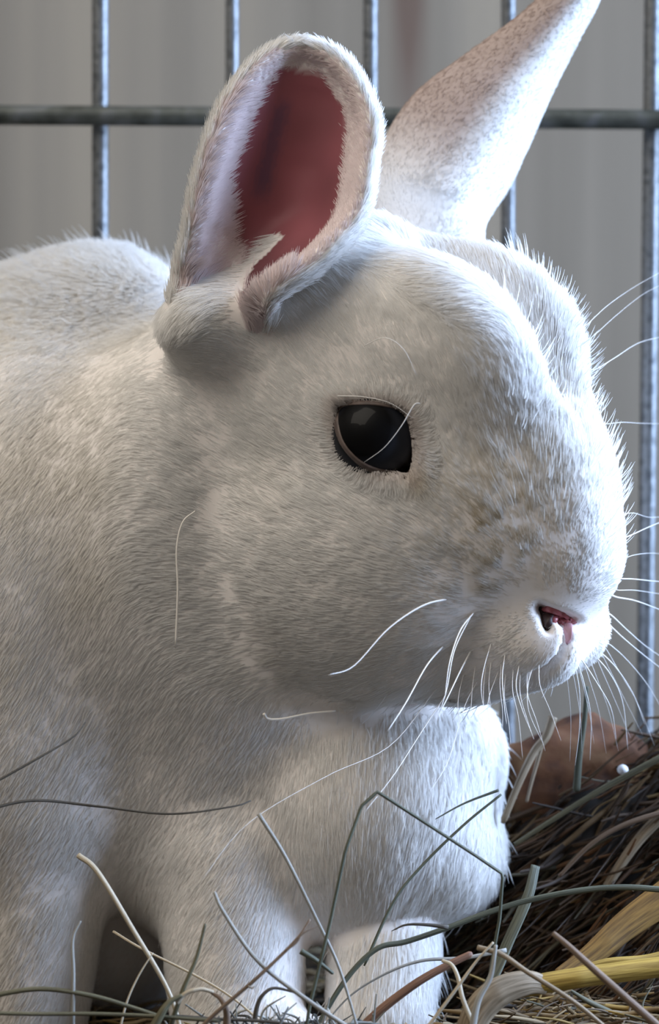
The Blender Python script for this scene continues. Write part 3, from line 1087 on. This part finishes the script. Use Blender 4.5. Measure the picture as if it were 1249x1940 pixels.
stalk('thinner yellow straw lying on top of the thick one', [(1085, 1840), (1150, 1822), (1230, 1815), (1320, 1790)], 10, m_yellow, [-290, -280, -260], kind='straw', cat='straw', taper=(.6, 1))
stalk('wide tan leaf curling in front of the yellow straw end', [(880, 1985), (905, 1920), (945, 1880), (1000, 1862), (1040, 1868)], 30, m_tan, [-380, -370, -340], kind='dry_leaf', cat='leaf', flat=.3, taper=(.9, .6), bulge=.4, sides=12)
stalk('broad ochre leaf leaning up at the right edge above the straw', [(1060, 1850), (1120, 1810), (1190, 1750), (1290, 1680)], 36, m_ochre, [-200, -170, -130], kind='dry_leaf', cat='leaf', flat=.3, taper=(.5, 1.1), sides=12)
stalk('pale tan stalk running down to the right from the grey-green leaf', [(905, 1795), (950, 1808), (1000, 1842), (1090, 1900), (1180, 1975)], 5.6, m_tan, [-380, -410, -440], taper=(1.1, .8))
stalk('short hooked pale stalk beside the reddish twig', [(838, 1820), (856, 1828), (868, 1852), (878, 1895), (905, 1960)], 6.0, m_pale, [-350, -370, -390], taper=(.6, 1))
stalk('wide grey-green leaf ribbon standing in front of the dark hay', [(1015, 1640), (1000, 1700), (965, 1780), (935, 1850), (905, 1900)], 17, m_green, [-120, -180, -240], kind='dry_leaf', cat='leaf', flat=.25, taper=(.6, 1), twist=1.0, sides=10)
stalk('reddish-brown twig rising to the right beside the paw', [(660, 1975), (720, 1915), (790, 1862), (850, 1828), (895, 1806)], 9.0, m_red, [-330, -320, -300], kind='hay_twig', cat='twig', taper=(1.2, .8))
stalk('thin pale stalk crossing the hooked stalk and leaf ribbon', [(935, 1785), (900, 1825), (860, 1880), (800, 1960)], 4.0, m_pale, [-390, -400, -410], taper=(.6, 1))
stalk('dark splinter rising beside the tan leaf', [(940, 1790), (930, 1850), (905, 1900), (890, 1985)], 6.0, m_silver, [-400, -410, -420], taper=(.6, 1.4))
stalk('dark olive stalk lying almost level at the lower left corner', [(-60, 1900), (20, 1880), (90, 1874), (180, 1888), (260, 1912), (330, 1935)], 5.0, m_olive, [-430, -430, -420], taper=(1.1, .9))
stalk('level greenish stalk along the bottom left below the olive one', [(-60, 1918), (60, 1921), (180, 1921), (300, 1926), (420, 1935)], 4.2, m_olive, [-450, -440, -440], taper=(1, 1))
stalk('upright pale stalk with a dark bent tip at the lower left', [(153, 1745), (138, 1780), (139, 1850), (137, 1985)], 4.0, m_silver, [-420, -430, -430], taper=(.5, 1.2))
stalk('faint pale stalk slanting out of the dark gap', [(215, 1765), (270, 1798), (370, 1848), (440, 1890), (500, 1940)], 3.4, m_pale, [-150, -260, -360], taper=(.9, .7))
stalk('thin stalk rising from the gap to the left foreleg', [(290, 1805), (262, 1850), (240, 1900), (225, 1960)], 2.6, m_pale, [-380, -390, -400], taper=(.5, 1))
stalk('white curled stalk arching at the bottom beside the olive one', [(335, 1900), (352, 1882), (380, 1874), (405, 1880)], 5.0, m_pale, [-440, -440, -430], taper=(1, .8))
stalk('short brown curled leaf under the white curl', [(400, 1880), (420, 1895), (430, 1925), (425, 1985)], 8.0, m_brown, [-430, -440, -440], kind='dry_leaf', cat='leaf', flat=.5, taper=(.4, 1.2))
stalk('thick olive stem leaning up to the right at the bottom left', [(270, 1985), (300, 1930), (320, 1900), (345, 1885)], 8.0, m_olive, [-450, -450, -445], taper=(1.4, .5))
stalk('dark level stalk along the bottom behind the white curl', [(330, 1925), (400, 1930), (500, 1935), (620, 1948)], 4.0, m_dark, [-430, -420, -420], taper=(1, .8))
stalk('short dark splinter on the chest fur right of the forked twig', [(570, 1802), (600, 1820), (632, 1845)], 6.0, m_green, [-380, -380, -380], taper=(1.1, .6))
stalk('dark hooked stalk curling left of the tangle', [(482, 1935), (488, 1905), (498, 1885), (520, 1872), (560, 1880)], 4.6, m_dark, [-400, -400, -390], taper=(1.2, .5))
stalk('tan stalk with a frayed pale end rising by the brown chunk', [(1048, 1358), (1035, 1395), (1012, 1425), (985, 1480), (952, 1560)], 11, m_tan, [60, 50, 30], taper=(1, .7))
stalk('thin stalk branching off beside the frayed tan one', [(1040, 1368), (1022, 1430), (1008, 1480), (998, 1520)], 5, m_tan, [70, 70, 60], taper=(1, .7))

stalk('blurred grey-green blade standing upright against the bark chunk', [(1112, 1300), (1108, 1360), (1098, 1430), (1092, 1500)], 9, m_green, [40, 50, 60], kind='grass_blade', cat='grass blade', flat=.4, taper=(.5, 1), sides=8)
stalk('wide blurred tan stem slanting up over the dark heap to the right edge', [(1150, 1680), (1185, 1625), (1225, 1575), (1300, 1500)], 15, m_tan, [20, 20, 20], taper=(.7, 1), sides=10)
stalk('long dull stem lying along the top of the dark heap', [(975, 1600), (1060, 1545), (1150, 1490), (1290, 1415)], 8, m_olive, [20, 20, 20], taper=(.6, 1), sides=8)
stalk('dull brown stem crossing the dark heap below the long one', [(1060, 1660), (1120, 1600), (1190, 1560), (1290, 1530)], 7, m_brown, [0, 0, 0], taper=(.6, 1), sides=8)

# ------------------------------------------------------------------ bark chunk, pellet, dark hay heap and bedding
def lump(name, c, r, m, seed, amp=.18, parent=None, n=4):
    bm = bmesh.new()
    bmesh.ops.create_icosphere(bm, subdivisions=n, radius=1)
    for v in bm.verts:
        q = v.co.copy()
        f = 1 + amp * noise.noise(q * 1.4 + Vector((seed, 0, 0))) + amp * .5 * noise.noise(q * 4 + Vector((0, seed, 0)))
        v.co = Vector((q.x * r[0] * f, q.y * r[1] * f, q.z * r[2] * f)) + Vector(c)
    bm.verts.index_update()
    vs_ = [v.co[:] for v in bm.verts]; fs_ = [[v.index for v in f.verts] for f in bm.faces]
    bm.free()
    return link_mesh(name, vs_, fs_, m, parent)


m_bark = noise_mat('bark', [(0.04, 0.014, 0.006), (0.13, 0.050, 0.018), (0.17, 0.095, 0.04)], freq=120, rough=0.85, bump=0.8)
ch = lump('bark_chunk', W(1100, 1475, 190), (150, 70, 115), m_bark, 3.3, .25)
tag(ch, 'reddish-brown chunk of bark behind the chest under the whiskers', 'bark')
m_pel = mat('white_pellet', (0.7, 0.7, 0.72), 0.5)
tag(lump('pellet', W(1180, 1458, 60), (11, 11, 10), m_pel, 1.2, .1, n=2), 'tiny white pellet lying on the hay heap', 'pellet')

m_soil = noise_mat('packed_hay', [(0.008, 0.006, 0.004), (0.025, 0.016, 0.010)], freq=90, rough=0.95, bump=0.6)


def cmat():
    m = bpy.data.materials.new('hay_strands'); m.use_nodes = True
    nt = m.node_tree
    a_ = nt.nodes.new('ShaderNodeAttribute'); a_.attribute_name = 'tint'
    nt.links.new(a_.outputs['Color'], nt.nodes['Principled BSDF'].inputs['Base Color'])
    nt.nodes['Principled BSDF'].inputs['Roughness'].default_value = 0.7
    return m


m_strands = cmat()
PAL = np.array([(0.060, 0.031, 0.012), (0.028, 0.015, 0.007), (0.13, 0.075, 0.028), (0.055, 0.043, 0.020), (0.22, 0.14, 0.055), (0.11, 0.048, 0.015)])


def strands(name, n, pos, dirs, ln, rad, cols, parent=None, K=6, curl=.07, seed=0.0):
    t = np.linspace(-.5, .5, K)
    d = unit(dirs)
    b = unit(RNG.normal(size=(n, 3)))
    P = pos[:, None, :] + d[:, None, :] * (ln[:, None] * t)[:, :, None] + b[:, None, :] * (curl * ln[:, None] * (t ** 2 * 2 - .25))[:, :, None]
    P = P + 0.012 * ln[:, None, None] * RNG.normal(size=P.shape)
    P[:, :, 2] = np.maximum(P[:, :, 2], GZ + 3)
    R_ = rad[:, None] * np.array([.5, .9, 1, 1, .9, .4])[None, :K]
    return make_curves(name, P, R_, cols, m_strands, parent)


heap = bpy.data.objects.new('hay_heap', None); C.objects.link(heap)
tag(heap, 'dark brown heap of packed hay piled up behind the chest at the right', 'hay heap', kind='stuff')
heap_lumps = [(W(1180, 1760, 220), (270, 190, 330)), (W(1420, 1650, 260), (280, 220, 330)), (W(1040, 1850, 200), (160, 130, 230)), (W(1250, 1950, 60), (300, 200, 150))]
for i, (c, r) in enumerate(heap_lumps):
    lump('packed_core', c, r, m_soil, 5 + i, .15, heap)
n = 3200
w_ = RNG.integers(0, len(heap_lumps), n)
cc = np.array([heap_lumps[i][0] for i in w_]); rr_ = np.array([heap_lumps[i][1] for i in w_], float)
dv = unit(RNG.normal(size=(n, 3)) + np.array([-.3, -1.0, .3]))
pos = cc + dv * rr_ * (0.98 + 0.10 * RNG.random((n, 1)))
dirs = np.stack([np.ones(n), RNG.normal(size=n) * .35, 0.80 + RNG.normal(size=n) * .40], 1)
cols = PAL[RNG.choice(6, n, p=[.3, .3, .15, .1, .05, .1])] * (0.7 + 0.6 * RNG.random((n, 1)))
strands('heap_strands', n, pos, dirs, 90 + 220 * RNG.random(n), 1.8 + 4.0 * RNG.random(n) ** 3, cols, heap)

# bedding over the floor
bed = bpy.data.objects.new('hay_bedding', None); C.objects.link(bed)
tag(bed, 'layer of loose hay bedding spread over the cage floor', 'hay', kind='stuff')
xs_ = np.linspace(-2600, 2600, 90); ys_ = np.linspace(-1200, 1350, 50)
bvv = []
for y in ys_:
    for x in xs_:
        h = 16 * noise.noise(Vector((x / 160, y / 160, 0))) + 10 * noise.noise(Vector((x / 50, y / 50, 3)))
        h += 55 * float(sstep(0, 420, np.array(x))) * math.exp(-((y + 60) / 300) ** 2)
        under = (-1250 < x < 330) and (-240 < y < 640)
        bvv.append((x, y, GZ + (3 if under else 14 + h)))
bff = [(j * 90 + i, j * 90 + i + 1, (j + 1) * 90 + i + 1, (j + 1) * 90 + i) for j in range(49) for i in range(89)]
link_mesh('hay_mat', bvv, bff, m_soil, bed)
n = 5200
x_ = RNG.uniform(-1500, 1500, n); y_ = RNG.uniform(-620, 1200, n)
nr = n // 2
x_[:nr] = RNG.uniform(-150, 950, nr); y_[:nr] = RNG.uniform(-520, 60, nr)
hz = 10 + 40 * RNG.random(n) + 60 * sstep(0, 420, x_) * np.exp(-((y_ + 60) / 300) ** 2)
hz = hz * np.where(y_ < -330, .5, 1)
# keep the bedding off the rabbit's legs
off_legs = ~((x_ < 330) & (y_ > -190) & (y_ < 420) & (hz > 30))
pos = np.stack([x_, y_, GZ + hz], 1)[off_legs]
n = len(pos)
an = RNG.uniform(0, math.pi, n)
dirs = np.stack([np.cos(an), np.sin(an) * .6, RNG.normal(size=n) * .14], 1)
PB = np.array([(0.20, 0.13, 0.055), (0.10, 0.06, 0.025), (0.30, 0.22, 0.12), (0.075, 0.066, 0.035), (0.27, 0.17, 0.04), (0.04, 0.024, 0.012)])
cols = PB[RNG.choice(6, n, p=[.25, .2, .2, .15, .08, .12])] * (0.7 + 0.5 * RNG.random((n, 1)))
strands('bedding_strands', n, pos, dirs, 90 + 200 * RNG.random(n), 2.0 + 3.5 * RNG.random(n) ** 2, cols, bed)
# fine tangle in front of the paw
n = 170
pos = np.stack([RNG.normal(-60, 75, n), RNG.uniform(-440, -330, n), GZ + 55 + 45 * RNG.random(n)], 1)
dirs = RNG.normal(size=(n, 3)) * np.array([1, .5, .9])
cols = np.array([(0.16, 0.16, 0.14), (0.06, 0.06, 0.055), (0.35, 0.34, 0.30)])[RNG.integers(0, 3, n)]
strands('tangle_strands', n, pos, dirs, 50 + 80 * RNG.random(n), 1.4 + 1.4 * RNG.random(n), cols, bed, curl=.9)

# ------------------------------------------------------------------ wire cage panel
m_wire = noise_mat('galvanised_wire', [(0.10, 0.11, 0.12), (0.22, 0.235, 0.25), (0.14, 0.15, 0.16)], freq=420, rough=0.42, bump=.25, pos=[.35, .5, .65], Metallic=0.75)
m_hwire = noise_mat('tarnished_wire', [(0.035, 0.038, 0.030), (0.085, 0.09, 0.078), (0.14, 0.145, 0.15)], freq=160, rough=0.55, bump=.3, pos=[.35, .55, .75], Metallic=0.5)
panel = bpy.data.objects.new('cage_panel', None); C.objects.link(panel)
tag(panel, 'galvanised wire cage panel standing behind the rabbit', 'cage panel')
WDp = 640.0
for xt, xb, r in ((-330, -330, 15), (-70, -70, 15), (190, 190, 15.5), (440, 440, 12.5), (703, 700, 13.5), (964, 962, 13.5), (1243, 1222, 16), (1500, 1475, 15), (1760, 1735, 15)):
    p0 = W(xt, -500, WDp); p1 = W(xb, 1380, WDp)
    p2 = p0 + (p1 - p0) * ((p0[2] - GZ) / (p0[2] - p1[2]))
    tube('vertical_wire', smooth_path([p0, p2], 40), r * 1.15, m_wire, panel, sides=12)
for yl, yr, r in ((217, 228, 19), (-560, -560, 18), (1960, 1960, 18)):
    p0 = W(-420, yl - 2, WDp - 33); p1 = W(1850, yr + 3, WDp - 33)
    tube('horizontal_wire', smooth_path([p0, p1], 50), r * 1.12, m_hwire, panel, sides=12)
print('done', time.time() - T0)
